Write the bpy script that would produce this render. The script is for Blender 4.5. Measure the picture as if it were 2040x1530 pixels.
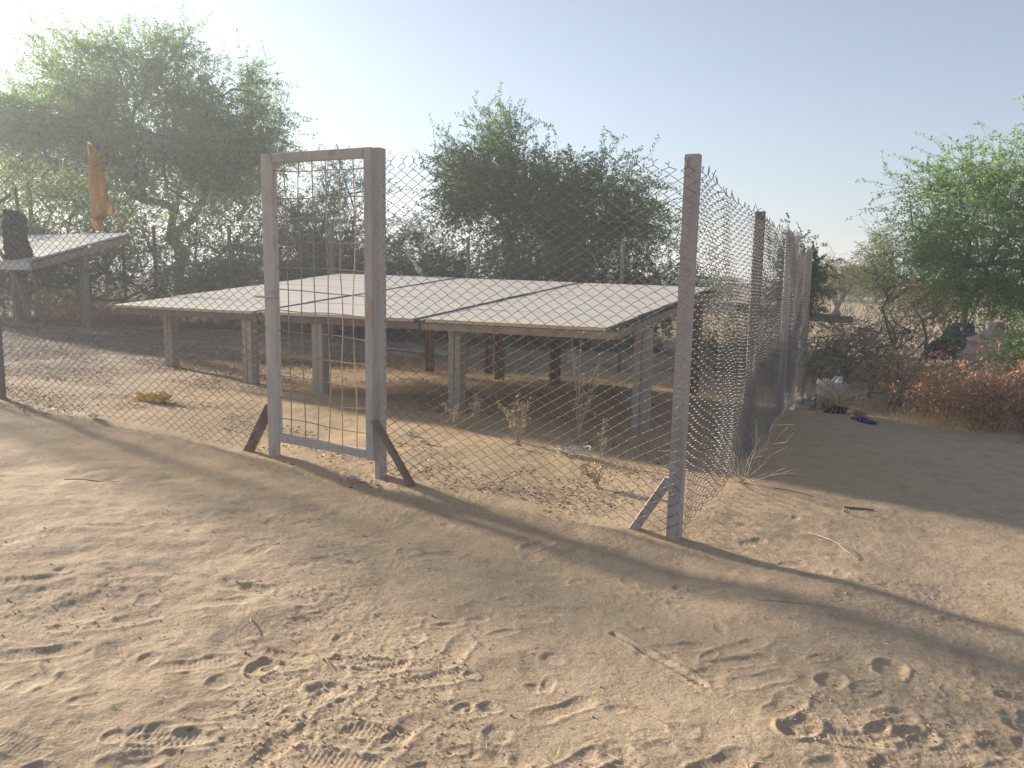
import bpy, math, random
import numpy as np
from mathutils import Matrix, Vector, Euler

for o in list(bpy.data.objects): bpy.data.objects.remove(o, do_unlink=True)
scene = bpy.context.scene
COL = scene.collection
R = math.radians
rng = np.random.default_rng(7)

# ------------------------------------------------------------------ camera
cd = bpy.data.cameras.new('camera'); cam = bpy.data.objects.new('camera', cd); COL.objects.link(cam)
cd.sensor_width = 36.0; cd.lens = 36.0*1560/2040; cd.clip_start = 0.05; cd.clip_end = 5000
cam.matrix_world = Matrix.Translation((0, 0, 1.5)) @ Matrix.Rotation(R(90-7.56), 4, 'X') @ Matrix.Rotation(R(0.8), 4, 'Z')
scene.camera = cam

# ------------------------------------------------------------------ sky, sun, exposure
SUN_EL, SUN_AZ = R(16.0), R(53.0)           # azimuth counted from +Y towards -X
world = bpy.data.worlds.new('World'); scene.world = world; world.use_nodes = True
nt = world.node_tree; nt.nodes.clear()
sky = nt.nodes.new('ShaderNodeTexSky'); sky.sky_type = 'NISHITA'; sky.sun_disc = False
sky.sun_elevation = SUN_EL; sky.sun_rotation = -SUN_AZ
sky.air_density = 1.0; sky.dust_density = 1.3; sky.ozone_density = 4.0; sky.altitude = 50
hs = nt.nodes.new('ShaderNodeHueSaturation'); hs.inputs['Saturation'].default_value = 0.64
bg = nt.nodes.new('ShaderNodeBackground'); bg.inputs['Strength'].default_value = 0.071
wo = nt.nodes.new('ShaderNodeOutputWorld')
nt.links.new(sky.outputs[0], hs.inputs['Color']); nt.links.new(hs.outputs[0], bg.inputs[0]); nt.links.new(bg.outputs[0], wo.inputs[0])
sl = bpy.data.lights.new('sun', 'SUN'); sl.energy = 5.0; sl.angle = R(3.6); sl.color = (1.0, 0.905, 0.765)
so = bpy.data.objects.new('sun', sl); COL.objects.link(so)
SDIR = Vector((-math.sin(SUN_AZ)*math.cos(SUN_EL), math.cos(SUN_AZ)*math.cos(SUN_EL), math.sin(SUN_EL)))
so.rotation_euler = SDIR.to_track_quat('Z', 'Y').to_euler(); so.location = (-20, 15, 20)
vs = scene.view_settings
vs.view_transform = 'Standard'; vs.look = 'None'; vs.gamma = 1.0; vs.use_curve_mapping = False
vs.exposure = 1.40
scene.render.engine = 'CYCLES'
scene.cycles.use_denoising = True
scene.cycles.max_bounces = 7; scene.cycles.transparent_max_bounces = 12; scene.cycles.volume_bounces = 0

# ------------------------------------------------------------------ numeric helpers
def _h(ix, iy, s):
    n = (ix.astype(np.int64)*374761393 + iy.astype(np.int64)*668265263 + s*1442695041) & 0xffffffff
    n = ((n ^ (n >> 13))*1274126177) & 0xffffffff
    n = n ^ (n >> 16)
    return (n & 0xffff)/65535.0
def vnoise(x, y, s=0):
    x = np.asarray(x, float); y = np.asarray(y, float)
    ix = np.floor(x); iy = np.floor(y); fx = x-ix; fy = y-iy
    fx = fx*fx*fx*(fx*(fx*6-15)+10); fy = fy*fy*fy*(fy*(fy*6-15)+10)
    a = _h(ix, iy, s); b = _h(ix+1, iy, s); c = _h(ix, iy+1, s); d = _h(ix+1, iy+1, s)
    return ((a*(1-fx)+b*fx)*(1-fy)+(c*(1-fx)+d*fx)*fy)*2-1
def fbm(x, y, s=0, o=4, g=0.5):
    t = 0; a = 1.0; f = 1.0
    for i in range(o):
        t = t + a*vnoise(x*f+i*17.3, y*f-i*9.1, s+i); a *= g; f *= 2.03
    return t
def sst(a, b, x):
    t = np.clip((x-a)/(b-a), 0, 1); return t*t*(3-2*t)
def unit(a):
    return a/np.maximum(np.linalg.norm(a, axis=-1, keepdims=True), 1e-9)

# fenced yard: u runs along the front fence from the corner post to the left, v along the side fence to the back
A1, A2 = R(153), R(65)
CX, CY = .97, 4.48
E1 = np.array([math.cos(A1), math.sin(A1)]); E2 = np.array([math.cos(A2), math.sin(A2)])
BI = np.linalg.inv(np.array([E1, E2]).T)
def W(u, v): return CX+u*E1[0]+v*E2[0], CY+u*E1[1]+v*E2[1]
def UV(x, y):
    dx = np.asarray(x, float)-CX; dy = np.asarray(y, float)-CY
    return BI[0, 0]*dx+BI[0, 1]*dy, BI[1, 0]*dx+BI[1, 1]*dy
def base_h(x, y):
    u, v = UV(x, y); r = np.hypot(x, y)
    uu = np.clip(u, -3, 14); vv = np.clip(v, -6, 10); vw = np.clip(v, -4, 10)
    z = .047*uu-.02*vv-.001*uu*vw
    z = z*(1-sst(30, 70, r))
    z = z-.055*(1-sst(-.30, .02, v+.05*vnoise(x*1.7, y*1.7, 3)))*sst(-.9, .2, u)*(1-sst(9, 12, u))*sst(-3.2, -.6, v)
    a = np.arctan2(np.asarray(x, float), np.asarray(y, float))
    far = sst(38, 75, r)
    z = z+far*(1.4*(fbm(np.asarray(x)*.02, np.asarray(y)*.02, 91, 3))+1.3*np.exp(-((a-.40)/.22)**2))
    return z
def H(x, y):
    return float(base_h(np.array([x]), np.array([y]))[0])

# ------------------------------------------------------------------ mesh helpers
def mesh_np(name, parts, smooth=False):
    VV = []; idx = []; tot = []; off = 0
    for V, F in parts:
        V = np.asarray(V, float).reshape(-1, 3); F = np.asarray(F, np.int64)
        if len(F) == 0: continue
        VV.append(V); idx.append((F+off).ravel()); tot.append(np.full(len(F), F.shape[1])); off += len(V)
    V = np.concatenate(VV); I = np.concatenate(idx); T = np.concatenate(tot)
    me = bpy.data.meshes.new(name)
    me.vertices.add(len(V)); me.vertices.foreach_set('co', V.astype(np.float32).ravel())
    me.loops.add(len(I)); me.loops.foreach_set('vertex_index', I.astype(np.int32))
    me.polygons.add(len(T)); st = np.zeros(len(T), np.int32); st[1:] = np.cumsum(T)[:-1]
    me.polygons.foreach_set('loop_start', st)
    me.polygons.foreach_set('use_smooth', np.full(len(T), bool(smooth)))
    me.update(calc_edges=True)
    return me
def rootloc(p):
    while p.parent: p = p.parent
    return np.array(p.location)
def obj(name, parts, mat, parent=None, smooth=False):
    """one mesh object from world-space geometry; children are stored relative to their thing's base"""
    if isinstance(parts, tuple): parts = [parts]
    if parent is not None:
        L = rootloc(parent); parts = [(np.asarray(V, float).reshape(-1, 3)-L, F) for V, F in parts]
    o = bpy.data.objects.new(name, mesh_np(name, parts, smooth)); COL.objects.link(o)
    if mat is not None: o.data.materials.append(mat)
    if parent is not None: o.parent = parent
    return o
def single(name, parts, mat, label, cat, group=None, smooth=False, kind=None):
    """a thing that is one mesh, with its origin at its base"""
    if isinstance(parts, tuple): parts = [parts]
    allv = np.concatenate([np.asarray(V, float).reshape(-1, 3) for V, F in parts])
    c = allv.mean(0); c[2] = allv[:, 2].min()
    parts = [(np.asarray(V, float).reshape(-1, 3)-c, F) for V, F in parts]
    o = bpy.data.objects.new(name, mesh_np(name, parts, smooth)); COL.objects.link(o); o.location = c
    o.data.materials.append(mat); tag(o, label, cat, group, kind); return o
def tag(o, label=None, cat=None, group=None, kind=None):
    if label: o['label'] = label
    if cat: o['category'] = cat
    if group: o['group'] = group
    if kind: o['kind'] = kind
    return o
def thing(name, label, cat, loc, group=None):
    o = bpy.data.objects.new(name, None); COL.objects.link(o); o.location = loc; o.empty_display_size = .1
    return tag(o, label, cat, group)

BOXF = np.array([[0,3,2,1],[4,5,6,7],[0,1,5,4],[1,2,6,5],[2,3,7,6],[3,0,4,7]])
def box(c, ax, ay, az, sx, sy, sz):
    """box centred at c with half axes ax*sx/2 ..."""
    c = np.array(c, float); ax = np.array(ax, float)*sx/2; ay = np.array(ay, float)*sy/2; az = np.array(az, float)*sz/2
    V = [c-ax-ay-az, c+ax-ay-az, c+ax+ay-az, c-ax+ay-az, c-ax-ay+az, c+ax-ay+az, c+ax+ay+az, c-ax+ay+az]
    return np.array(V), BOXF
def prism(prof, p0, p1, ax, ay):
    """extrude a closed 2D profile from p0 to p1"""
    prof = np.array(prof, float); p0 = np.array(p0, float); p1 = np.array(p1, float); ax = np.array(ax, float); ay = np.array(ay, float)
    n = len(prof); a = p0+prof[:, :1]*ax+prof[:, 1:]*ay; b = p1+prof[:, :1]*ax+prof[:, 1:]*ay
    V = np.concatenate([a, b]); i = np.arange(n); j = (i+1) % n
    return [(V, np.stack([i, j, j+n, i+n], 1)), (V, np.array([list(i[::-1])])), (V, np.array([list(i+n)]))]
def bevel_rect(w, d, b):
    w /= 2; d /= 2
    return [(-w+b,-d),(w-b,-d),(w,-d+b),(w,d-b),(w-b,d),(-w+b,d),(-w,d-b),(-w,-d+b)]
def channel(w, d, t, lip=0.018):
    """C section, open towards +y"""
    w /= 2; d /= 2
    return [(-w,-d),(w,-d),(w,d),(w-lip,d),(w-lip,d-t),(w-t,d-t),(w-t,-d+t),(-w+t,-d+t),(-w+t,d-t),(-w+lip,d-t),(-w+lip,d),(-w,d)]
def tubes(P, Rd, k=4):
    P = np.asarray(P, float); N, M, _ = P.shape; Rd = np.broadcast_to(np.asarray(Rd, float), (N, M))
    T = unit(np.gradient(P, axis=1)); ov = unit(P[:, -1]-P[:, 0])
    ref = np.where(np.abs(ov[:, 2:3]) > .8, np.array([[1., .1, 0]]), np.array([[.05, .02, 1.]]))[:, None, :]
    n1 = unit(np.cross(T, ref)); n2 = np.cross(T, n1)
    a = np.arange(k)*2*math.pi/k
    V = P[:, :, None, :]+Rd[:, :, None, None]*(np.cos(a)[None, None, :, None]*n1[:, :, None, :]+np.sin(a)[None, None, :, None]*n2[:, :, None, :])
    id_ = np.arange(N*M*k).reshape(N, M, k); nx = np.roll(id_, -1, axis=2)
    F = np.stack([id_[:, :-1], nx[:, :-1], nx[:, 1:], id_[:, 1:]], -1).reshape(-1, 4)
    return V.reshape(-1, 3), F
def tube(pts, r, k=6):
    return tubes(np.array([pts], float), np.broadcast_to(np.array(r, float), (1, len(pts))) if np.ndim(r) else r, k)
def blades(B, D, S, L, Wd):
    """rhombic leaves: base, direction, side"""
    n = len(B); L = np.broadcast_to(L, (n,))[:, None]; Wd = np.broadcast_to(Wd, (n,))[:, None]
    V = np.stack([B, B+D*L*.45+S*Wd, B+D*L, B+D*L*.45-S*Wd], 1).reshape(-1, 3)
    return V, np.arange(4*n).reshape(n, 4)
def cloud(n):
    return unit(rng.normal(size=(n, 3)))
def octas(C, S):
    """crumbs: squashed random octahedra"""
    n = len(C); o = np.array([[1,0,0],[0,1,0],[-1,0,0],[0,-1,0],[0,0,1],[0,0,-1]], float)
    a = rng.uniform(0, 6.28, n); ca, sa = np.cos(a), np.sin(a)
    J = o[None]*rng.uniform(.6, 1.3, (n, 6, 1))+rng.normal(0, .12, (n, 6, 3)); J[:, :, 2] *= .75
    X = J[:, :, 0]*ca[:, None]-J[:, :, 1]*sa[:, None]; Y = J[:, :, 0]*sa[:, None]+J[:, :, 1]*ca[:, None]
    V = C[:, None, :]+np.stack([X, Y, J[:, :, 2]], -1)*np.asarray(S).reshape(-1, 1, 1)
    f = np.array([[0,1,4],[1,2,4],[2,3,4],[3,0,4],[1,0,5],[2,1,5],[3,2,5],[0,3,5]])
    return V.reshape(-1, 3), (f[None]+6*np.arange(n)[:, None, None]).reshape(-1, 3)

# ------------------------------------------------------------------ materials
def newmat(name):
    m = bpy.data.materials.new(name); m.use_nodes = True; t = m.node_tree; b = t.nodes['Principled BSDF']; return m, t, b
def ramp(t, fac, stops):
    r = t.nodes.new('ShaderNodeValToRGB'); e = r.color_ramp.elements
    while len(e) < len(stops): e.new(.5)
    for q, (p, c) in zip(e, stops): q.position = p; q.color = (*c, 1)
    t.links.new(fac, r.inputs[0]); return r.outputs[0]
def noise(t, scale, detail=4, rough=.55, co=None, dim='3D'):
    n = t.nodes.new('ShaderNodeTexNoise'); n.inputs['Scale'].default_value = scale; n.inputs['Detail'].default_value = detail; n.inputs['Roughness'].default_value = rough
    if co is not None: t.links.new(co, n.inputs['Vector'])
    return n.outputs['Fac']
def texco(t, scale=None, which='Object'):
    c = t.nodes.new('ShaderNodeTexCoord'); o = c.outputs[which]
    if scale:
        m = t.nodes.new('ShaderNodeMapping'); m.inputs['Scale'].default_value = scale; t.links.new(o, m.inputs[0]); o = m.outputs[0]
    return o
def mix(t, fac, a, b):
    m = t.nodes.new('ShaderNodeMix'); m.data_type = 'RGBA'
    if isinstance(fac, float): m.inputs[0].default_value = fac
    else: t.links.new(fac, m.inputs[0])
    for i, v in ((6, a), (7, b)):
        if isinstance(v, tuple): m.inputs[i].default_value = (*v, 1)
        else: t.links.new(v, m.inputs[i])
    return m.outputs[2]
def bump(t, b, h, strength, dist):
    n = t.nodes.new('ShaderNodeBump'); n.inputs['Strength'].default_value = strength; n.inputs['Distance'].default_value = dist
    t.links.new(h, n.inputs['Height']); t.links.new(n.outputs[0], b.inputs['Normal'])
def surf(name, c1, c2, scale=12, rough=.85, metal=0, stretch=None, bmp=.15, c3=None, spec=.3):
    m, t, b = newmat(name); co = texco(t, stretch)
    n = noise(t, scale, 5, .6, co)
    stops = [(.3, c1), (.56, c2)] + ([(.68, c3)] if c3 else [])
    t.links.new(ramp(t, n, stops), b.inputs['Base Color'])
    b.inputs['Roughness'].default_value = rough; b.inputs['Metallic'].default_value = metal; b.inputs['Specular IOR Level'].default_value = spec
    if bmp: bump(t, b, noise(t, scale*4, 4, .6, co), bmp, .01)
    return m
def leafmat(name, c1, c2, trans=.45):
    m, t, b = newmat(name)
    g = t.nodes.new('ShaderNodeNewGeometry'); c = ramp(t, g.outputs['Random Per Island'], [(.0, c1), (1., c2)])
    t.links.new(c, b.inputs['Base Color']); b.inputs['Roughness'].default_value = .6; b.inputs['Specular IOR Level'].default_value = .25
    tr = t.nodes.new('ShaderNodeBsdfTranslucent'); t.links.new(mix(t, .5, c, (.30, .46, .11)) if trans > .3 else c, tr.inputs['Color'])
    ms = t.nodes.new('ShaderNodeMixShader'); ms.inputs[0].default_value = trans
    t.links.new(b.outputs[0], ms.inputs[1]); t.links.new(tr.outputs[0], ms.inputs[2])
    t.links.new(ms.outputs[0], t.nodes['Material Output'].inputs['Surface']); return m
def cloth(name, c1, c2, trans=.35, scale=25):
    m, t, b = newmat(name); n = noise(t, scale, 5, .65, texco(t)); c = ramp(t, n, [(.3, c1), (.7, c2)])
    t.links.new(c, b.inputs['Base Color']); b.inputs['Roughness'].default_value = .95; b.inputs['Specular IOR Level'].default_value = .1
    bump(t, b, noise(t, scale*5, 3, .6, texco(t)), .4, .01)
    tr = t.nodes.new('ShaderNodeBsdfTranslucent'); t.links.new(c, tr.inputs['Color'])
    ms = t.nodes.new('ShaderNodeMixShader'); ms.inputs[0].default_value = trans
    t.links.new(b.outputs[0], ms.inputs[1]); t.links.new(tr.outputs[0], ms.inputs[2])
    t.links.new(ms.outputs[0], t.nodes['Material Output'].inputs['Surface']); return m

def sandmat():
    m, t, b = newmat('sand'); co = texco(t)
    big = noise(t, .55, 5, .6, co); mid = noise(t, 5.5, 6, .65, co); fine = noise(t, 90, 4, .7, co)
    c = mix(t, big, (.485, .36, .238), (.42, .32, .22))
    c = mix(t, ramp(t, mid, [(.48, (0,0,0)), (.74, (1,1,1))]), c, (.35, .25, .16))
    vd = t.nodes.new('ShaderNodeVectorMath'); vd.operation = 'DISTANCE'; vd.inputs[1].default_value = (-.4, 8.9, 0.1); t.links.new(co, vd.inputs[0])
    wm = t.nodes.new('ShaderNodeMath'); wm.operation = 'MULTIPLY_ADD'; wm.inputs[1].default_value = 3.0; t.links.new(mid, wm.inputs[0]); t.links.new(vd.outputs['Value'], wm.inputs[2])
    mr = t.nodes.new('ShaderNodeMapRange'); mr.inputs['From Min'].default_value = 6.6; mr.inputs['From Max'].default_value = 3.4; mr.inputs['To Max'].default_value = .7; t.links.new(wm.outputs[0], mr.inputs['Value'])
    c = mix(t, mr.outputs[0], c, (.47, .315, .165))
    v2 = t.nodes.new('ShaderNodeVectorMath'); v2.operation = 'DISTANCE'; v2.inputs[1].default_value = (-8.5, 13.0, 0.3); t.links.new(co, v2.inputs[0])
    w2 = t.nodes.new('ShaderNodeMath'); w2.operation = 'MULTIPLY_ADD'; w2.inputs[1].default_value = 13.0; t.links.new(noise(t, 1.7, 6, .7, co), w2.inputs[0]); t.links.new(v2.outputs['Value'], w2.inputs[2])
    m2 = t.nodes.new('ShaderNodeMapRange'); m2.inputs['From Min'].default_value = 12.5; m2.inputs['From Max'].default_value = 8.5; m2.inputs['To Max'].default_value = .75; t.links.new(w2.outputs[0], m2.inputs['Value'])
    c = mix(t, m2.outputs[0], c, (.17, .13, .10))  # dark soil and litter tone, also painting in the left yard's shade
    sp = ramp(t, noise(t, 26, 3, .75, co), [(.61, (0,0,0)), (.70, (1,1,1))])
    c = mix(t, sp, c, (.25, .17, .105))
    gr = ramp(t, fine, [(.35, (.78,.78,.78)), (.65, (1.12,1.12,1.12))])
    mm = t.nodes.new('ShaderNodeMix'); mm.data_type = 'RGBA'; mm.blend_type = 'MULTIPLY'; mm.inputs[0].default_value = 1
    t.links.new(c, mm.inputs[6]); t.links.new(gr, mm.inputs[7]); t.links.new(mm.outputs[2], b.inputs['Base Color'])
    b.inputs['Roughness'].default_value = .95; b.inputs['Specular IOR Level'].default_value = .12
    ad = t.nodes.new('ShaderNodeMath'); ad.operation = 'MULTIPLY_ADD'; ad.inputs[1].default_value = .35
    t.links.new(fine, ad.inputs[0]); t.links.new(noise(t, 32, 5, .7, co), ad.inputs[2])
    bump(t, b, ad.outputs[0], .55, .012)
    return m
M = {}
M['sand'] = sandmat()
M['crumb'] = surf('sand_crumb', (.36,.26,.165), (.46,.335,.215), 30, .95, bmp=0)
M['post'] = surf('grey_primer_steel', (.30,.265,.25), (.41,.365,.345), 9, .6, stretch=(1,1,.25), c3=(.34,.28,.24), bmp=.1)
M['gate'] = surf('faded_primer_steel', (.35,.32,.295), (.45,.415,.385), 8, .6, stretch=(1,1,.3), c3=(.38,.29,.225), bmp=.1)
M['backpost'] = surf('dull_far_post', (.15,.14,.135), (.23,.215,.205), 9, .7, stretch=(1,1,.25), bmp=.1)
M['rustpost'] = surf('red_oxide_post', (.15,.115,.108), (.23,.185,.175), 9, .75, stretch=(1,1,.25), bmp=.15)
M['wood'] = surf('weathered_wood', (.10,.075,.05), (.22,.165,.115), 14, .9, stretch=(1,1,.15), bmp=.4)
M['wire'] = surf('dull_wire', (.15,.13,.115), (.25,.225,.205), 40, .6, metal=.15, bmp=0)
M['rod'] = surf('rusty_rod', (.26,.165,.115), (.36,.28,.23), 30, .8, bmp=.1)
M['leg'] = surf('galvanised_leg', (.27,.235,.20), (.36,.32,.275), 7, .55, metal=.15, stretch=(1,1,.2), bmp=.05)
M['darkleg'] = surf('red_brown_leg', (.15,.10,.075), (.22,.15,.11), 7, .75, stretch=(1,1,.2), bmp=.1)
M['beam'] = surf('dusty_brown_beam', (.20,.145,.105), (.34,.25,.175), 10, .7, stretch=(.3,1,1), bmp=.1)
M['alu'] = surf('panel_frame_metal', (.075,.072,.07), (.13,.125,.12), 10, .5, metal=.2, bmp=0)
M['greyframe'] = surf('grey_frame_steel', (.30,.31,.32), (.40,.40,.40), 6, .5, metal=.2, bmp=.05)
M['bark'] = surf('thorn_tree_bark', (.055,.045,.036), (.12,.10,.08), 12, .95, bmp=.5)
M['drybark'] = surf('grey_dead_bark', (.095,.08,.065), (.18,.15,.12), 14, .95, bmp=.4)
M['paletwig'] = surf('pale_dry_twig', (.30,.25,.18), (.46,.39,.29), 25, .9, bmp=.2)
M['straw'] = surf('straw', (.34,.25,.14), (.52,.41,.25), 20, .9, bmp=0)
M['leafA'] = leafmat('feathery_leaf', (.060,.14,.036), (.135,.25,.066), .66)
M['leafB'] = leafmat('dark_scrub_leaf', (.055,.095,.05), (.105,.155,.078), .52)
M['leafC'] = leafmat('bright_feathery_leaf', (.095,.20,.042), (.18,.32,.072), .68)
M['leafD'] = leafmat('grey_olive_leaf', (.11,.115,.065), (.17,.165,.095), .5)
M['leafdry'] = leafmat('dead_brown_leaf', (.33,.175,.09), (.49,.28,.145), .28)
M['leaftan'] = leafmat('dusty_tan_leaf', (.24,.175,.10), (.34,.25,.15), .3)
M['litter'] = leafmat('fallen_leaf', (.085,.06,.042), (.24,.16,.09), .12)
M['orange'] = cloth('ochre_cloth', (.58,.45,.30), (.76,.62,.44), .5)
M['foam'] = cloth('yellow_foam', (.70,.47,.13), (.88,.65,.24), .2, 45)
M['black'] = cloth('black_cloth', (.016,.017,.02), (.035,.037,.042), .1)
M['blue'] = cloth('blue_plastic', (.03,.08,.30), (.05,.13,.42), .3)
M['white'] = cloth('whitish_plastic', (.58,.56,.52), (.78,.75,.70), .4)
M['pink'] = cloth('faded_pink_blanket', (.60,.47,.41), (.74,.60,.53), .35, 9)
M['rose'] = cloth('pink_rag', (.48,.22,.24), (.58,.30,.30), .25)
M['cream'] = cloth('cream_paper', (.52,.38,.22), (.66,.52,.34), .25)
M['redrag'] = cloth('dark_red_rag', (.14,.05,.04), (.22,.09,.07), .1)
M['grey'] = cloth('grey_rag', (.22,.21,.20), (.34,.32,.30), .15)
M['pipe'] = surf('grey_pvc', (.30,.30,.30), (.42,.41,.40), 8, .5, bmp=0)
M['concrete'] = surf('concrete', (.24,.22,.19), (.36,.33,.29), 14, .95, bmp=.4)
M['mud'] = surf('mud_wall', (.30,.22,.15), (.38,.28,.19), 3, .95, bmp=.3)
M['bird'] = surf('bird_feathers', (.30,.26,.22), (.46,.41,.36), 30, .9, bmp=.2)
M['birddark'] = surf('bird_beak', (.03,.03,.03), (.06,.05,.05), 20, .6, bmp=0)
def glassmat():
    m, t, b = newmat('dusty_solar_glass'); co = texco(t)
    d = noise(t, 1.6, 5, .6, texco(t, (.35, 2.4, 1)))
    c = ramp(t, d, [(.33, (.41,.40,.385)), (.52, (.465,.435,.395)), (.70, (.53,.455,.365))])
    sx = t.nodes.new('ShaderNodeSeparateXYZ'); t.links.new(co, sx.inputs[0])
    ya = t.nodes.new('ShaderNodeMath'); ya.operation = 'MULTIPLY_ADD'; ya.inputs[1].default_value = .55; t.links.new(d, ya.inputs[0]); t.links.new(sx.outputs['Y'], ya.inputs[2])
    c = mix(t, ramp(t, ya.outputs[0], [(.30, (0,0,0)), (.75, (1,1,1))]), c, (.55, .455, .345))
    dr = ramp(t, noise(t, 34, 2, .5, co), [(.735, (0,0,0)), (.76, (1,1,1))]); c = mix(t, dr, c, (.68, .66, .62))
    t.links.new(c, b.inputs['Base Color']); b.inputs['Specular IOR Level'].default_value = .22
    rr = ramp(t, noise(t, 4, 4, .6, co), [(.3, (.5,.5,.5)), (.7, (.7,.7,.7))]); t.links.new(rr, b.inputs['Roughness'])
    return m
M['glass'] = glassmat()

# ------------------------------------------------------------------ ground
def ground_detail(x, y, r):
    u, v = UV(x, y)
    near = 1-sst(12, 22, r)
    inside = sst(-.1, .5, v)*sst(0, .4, u)
    z = .035*fbm(x*.55, y*.55, 5, 3)
    dist = .55+.45*sst(-.25, .3, fbm(x*.45+3, y*.45, 44, 2))           # trampled or smooth sand
    dist = dist*(1-.35*inside)
    z = z+near*dist*(0.008*fbm(x*2.6, y*2.6, 11, 3)+.0032*fbm(x*8.5, y*8.5, 23, 3, .6))
    rough = sst(.05, .45, fbm(x*1.6+9, y*1.6, 31, 3))
    z = z+near*rough*.0027*np.abs(fbm(x*24, y*24, 37, 3, .6))
    return z
ang = np.concatenate([np.linspace(-180, -46, 34, endpoint=False), np.linspace(-46, 46, 860), np.linspace(46, 180, 35)[1:-1]])
rad = np.concatenate([[.5, 1.0, 1.4], 1/np.linspace(1/1.75, 1/15., 520), np.geomspace(15.4, 900, 70)])
AA, RR = np.meshgrid(np.radians(ang), rad)
GX = np.sin(AA)*RR; GY = np.cos(AA)*RR
GZ = base_h(GX, GY)+ground_detail(GX, GY, RR)
# footprints, hoof pits and drag marks pressed into the sand
fr = np.random.default_rng(21)
def stamp(px, py, rotd, L, Wd, depth, rim, heel=True):
    k = max(L, Wd)*1.5
    rr = math.hypot(px, py); i0, i1 = np.searchsorted(rad, [max(rr-k, 0), rr+k])
    aa = math.degrees(math.atan2(px, py)); da = math.degrees(k/max(rr, .5)); j0, j1 = np.searchsorted(ang, [aa-da, aa+da])
    if i1 <= i0 or j1 <= j0: return
    X = GX[i0:i1, j0:j1]-px; Y = GY[i0:i1, j0:j1]-py; c, s = math.cos(rotd), math.sin(rotd)
    a = (X*c+Y*s)/(L/2); b = (-X*s+Y*c)/(Wd/2)
    w = 1-.22*np.exp(-((a+.15)/.35)**2) if heel else 1.0
    q = np.sqrt(np.abs(a)**2.6+np.abs(b/w)**2.6)+.16*fbm(X*16, Y*16, int(px*100) % 97, 3, .6)
    pit = -depth*(1-sst(.38, 1.08, q))*(1+.35*a*np.sign(fr.uniform(-1, 1)))
    ridge = rim*np.exp(-((q-1.2)/.22)**2)*(1+.8*vnoise(X*22, Y*22, 5))
    tread = .0008*np.sin(a*L*180)*(q < .85) if heel else 0
    GZ[i0:i1, j0:j1] += pit+ridge+tread
for k in range(330):
    r_ = 1/fr.uniform(1/7.5, 1/1.9); a_ = fr.uniform(-42, 42); x_, y_ = math.sin(R(a_))*r_, math.cos(R(a_))*r_
    uu, vv = UV(x_, y_)
    if vv > -.35 and uu > -.25: continue
    if fr.uniform() < .34: stamp(x_, y_, fr.normal(.25, .5)+fr.integers(2)*math.pi, fr.uniform(.25, .30), fr.uniform(.095, .115), fr.uniform(.002, .005), fr.uniform(.001, .0025))
    else: stamp(x_, y_, fr.uniform(0, 6.3), fr.uniform(.06, .17), fr.uniform(.05, .10), fr.uniform(.0015, .0045), fr.uniform(.0008, .002), False)
for (x_, y_, l_) in ((1.85, 2.62, .20), (1.95, 2.80, .16), (1.55, 3.0, .17), (1.25, 2.85, .15), (1.72, 2.45, .24), (1.0, 2.5, .16), (1.4, 2.5, .14), (-.62, 2.55, .16), (-.9, 2.7, .13)):
    stamp(x_, y_, fr.uniform(0, 3), l_, l_*.7, .0085, .003, False)
for (xa, ya, xb, yb, wd, dp) in ((.46, 3.24, .74, 2.78, .013, .009), (-1.9, 3.6, -.9, 3.3, .035, .004)):   # dragged grooves
    ex, ey = xb-xa, yb-ya; L2 = ex*ex+ey*ey; tq = np.clip(((GX-xa)*ex+(GY-ya)*ey)/L2, 0, 1)
    dd = np.hypot(GX-xa-tq*ex, GY-ya-tq*ey)+.01*vnoise(GX*14, GY*14, 6); kk = dd < .25
    GZ[kk] += (-dp*np.exp(-(dd/wd)**2)+.5*dp*np.exp(-((dd-wd*2.2)/(wd*.9))**2))[kk]
fv = np.arange(GX.size).reshape(GX.shape); fn = np.roll(fv, -1, 1)
F = np.stack([fv[:-1], fv[1:], fn[1:], fn[:-1]], -1).reshape(-1, 4)
GV = np.stack([GX, GY, GZ], -1).reshape(-1, 3); cI = len(GV)
GV = np.concatenate([GV, [[0, 0, H(0, 0)]]]); i = fv[0]; T3 = np.stack([np.full(len(i), cI), i, np.roll(i, -1)], 1)
gme = mesh_np('ground', [(GV, F), (GV, T3)], True)
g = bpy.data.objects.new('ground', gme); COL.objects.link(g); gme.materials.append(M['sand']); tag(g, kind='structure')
def GH(x, y):
    """height of the finished sand surface"""
    x = np.atleast_1d(np.asarray(x, float)); y = np.atleast_1d(np.asarray(y, float))
    i = np.clip(np.searchsorted(rad, np.hypot(x, y)), 0, len(rad)-1); j = np.clip(np.searchsorted(ang, np.degrees(np.arctan2(x, y))), 0, len(ang)-1)
    return GZ[i, j]
def G(x, y): return float(GH(x, y)[0])
def P(u, v, dz=0):
    x, y = W(u, v); return np.array([x, y, G(x, y)+dz])
E1v = np.array([*E1, 0.]); E2v = np.array([*E2, 0.]); ZU = np.array([0, 0, 1.])
NF = np.array([E1[1], -E1[0], 0.])      # across the front fence, pointing away from the camera side
NS = np.array([E2[1], -E2[0], 0.])

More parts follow.
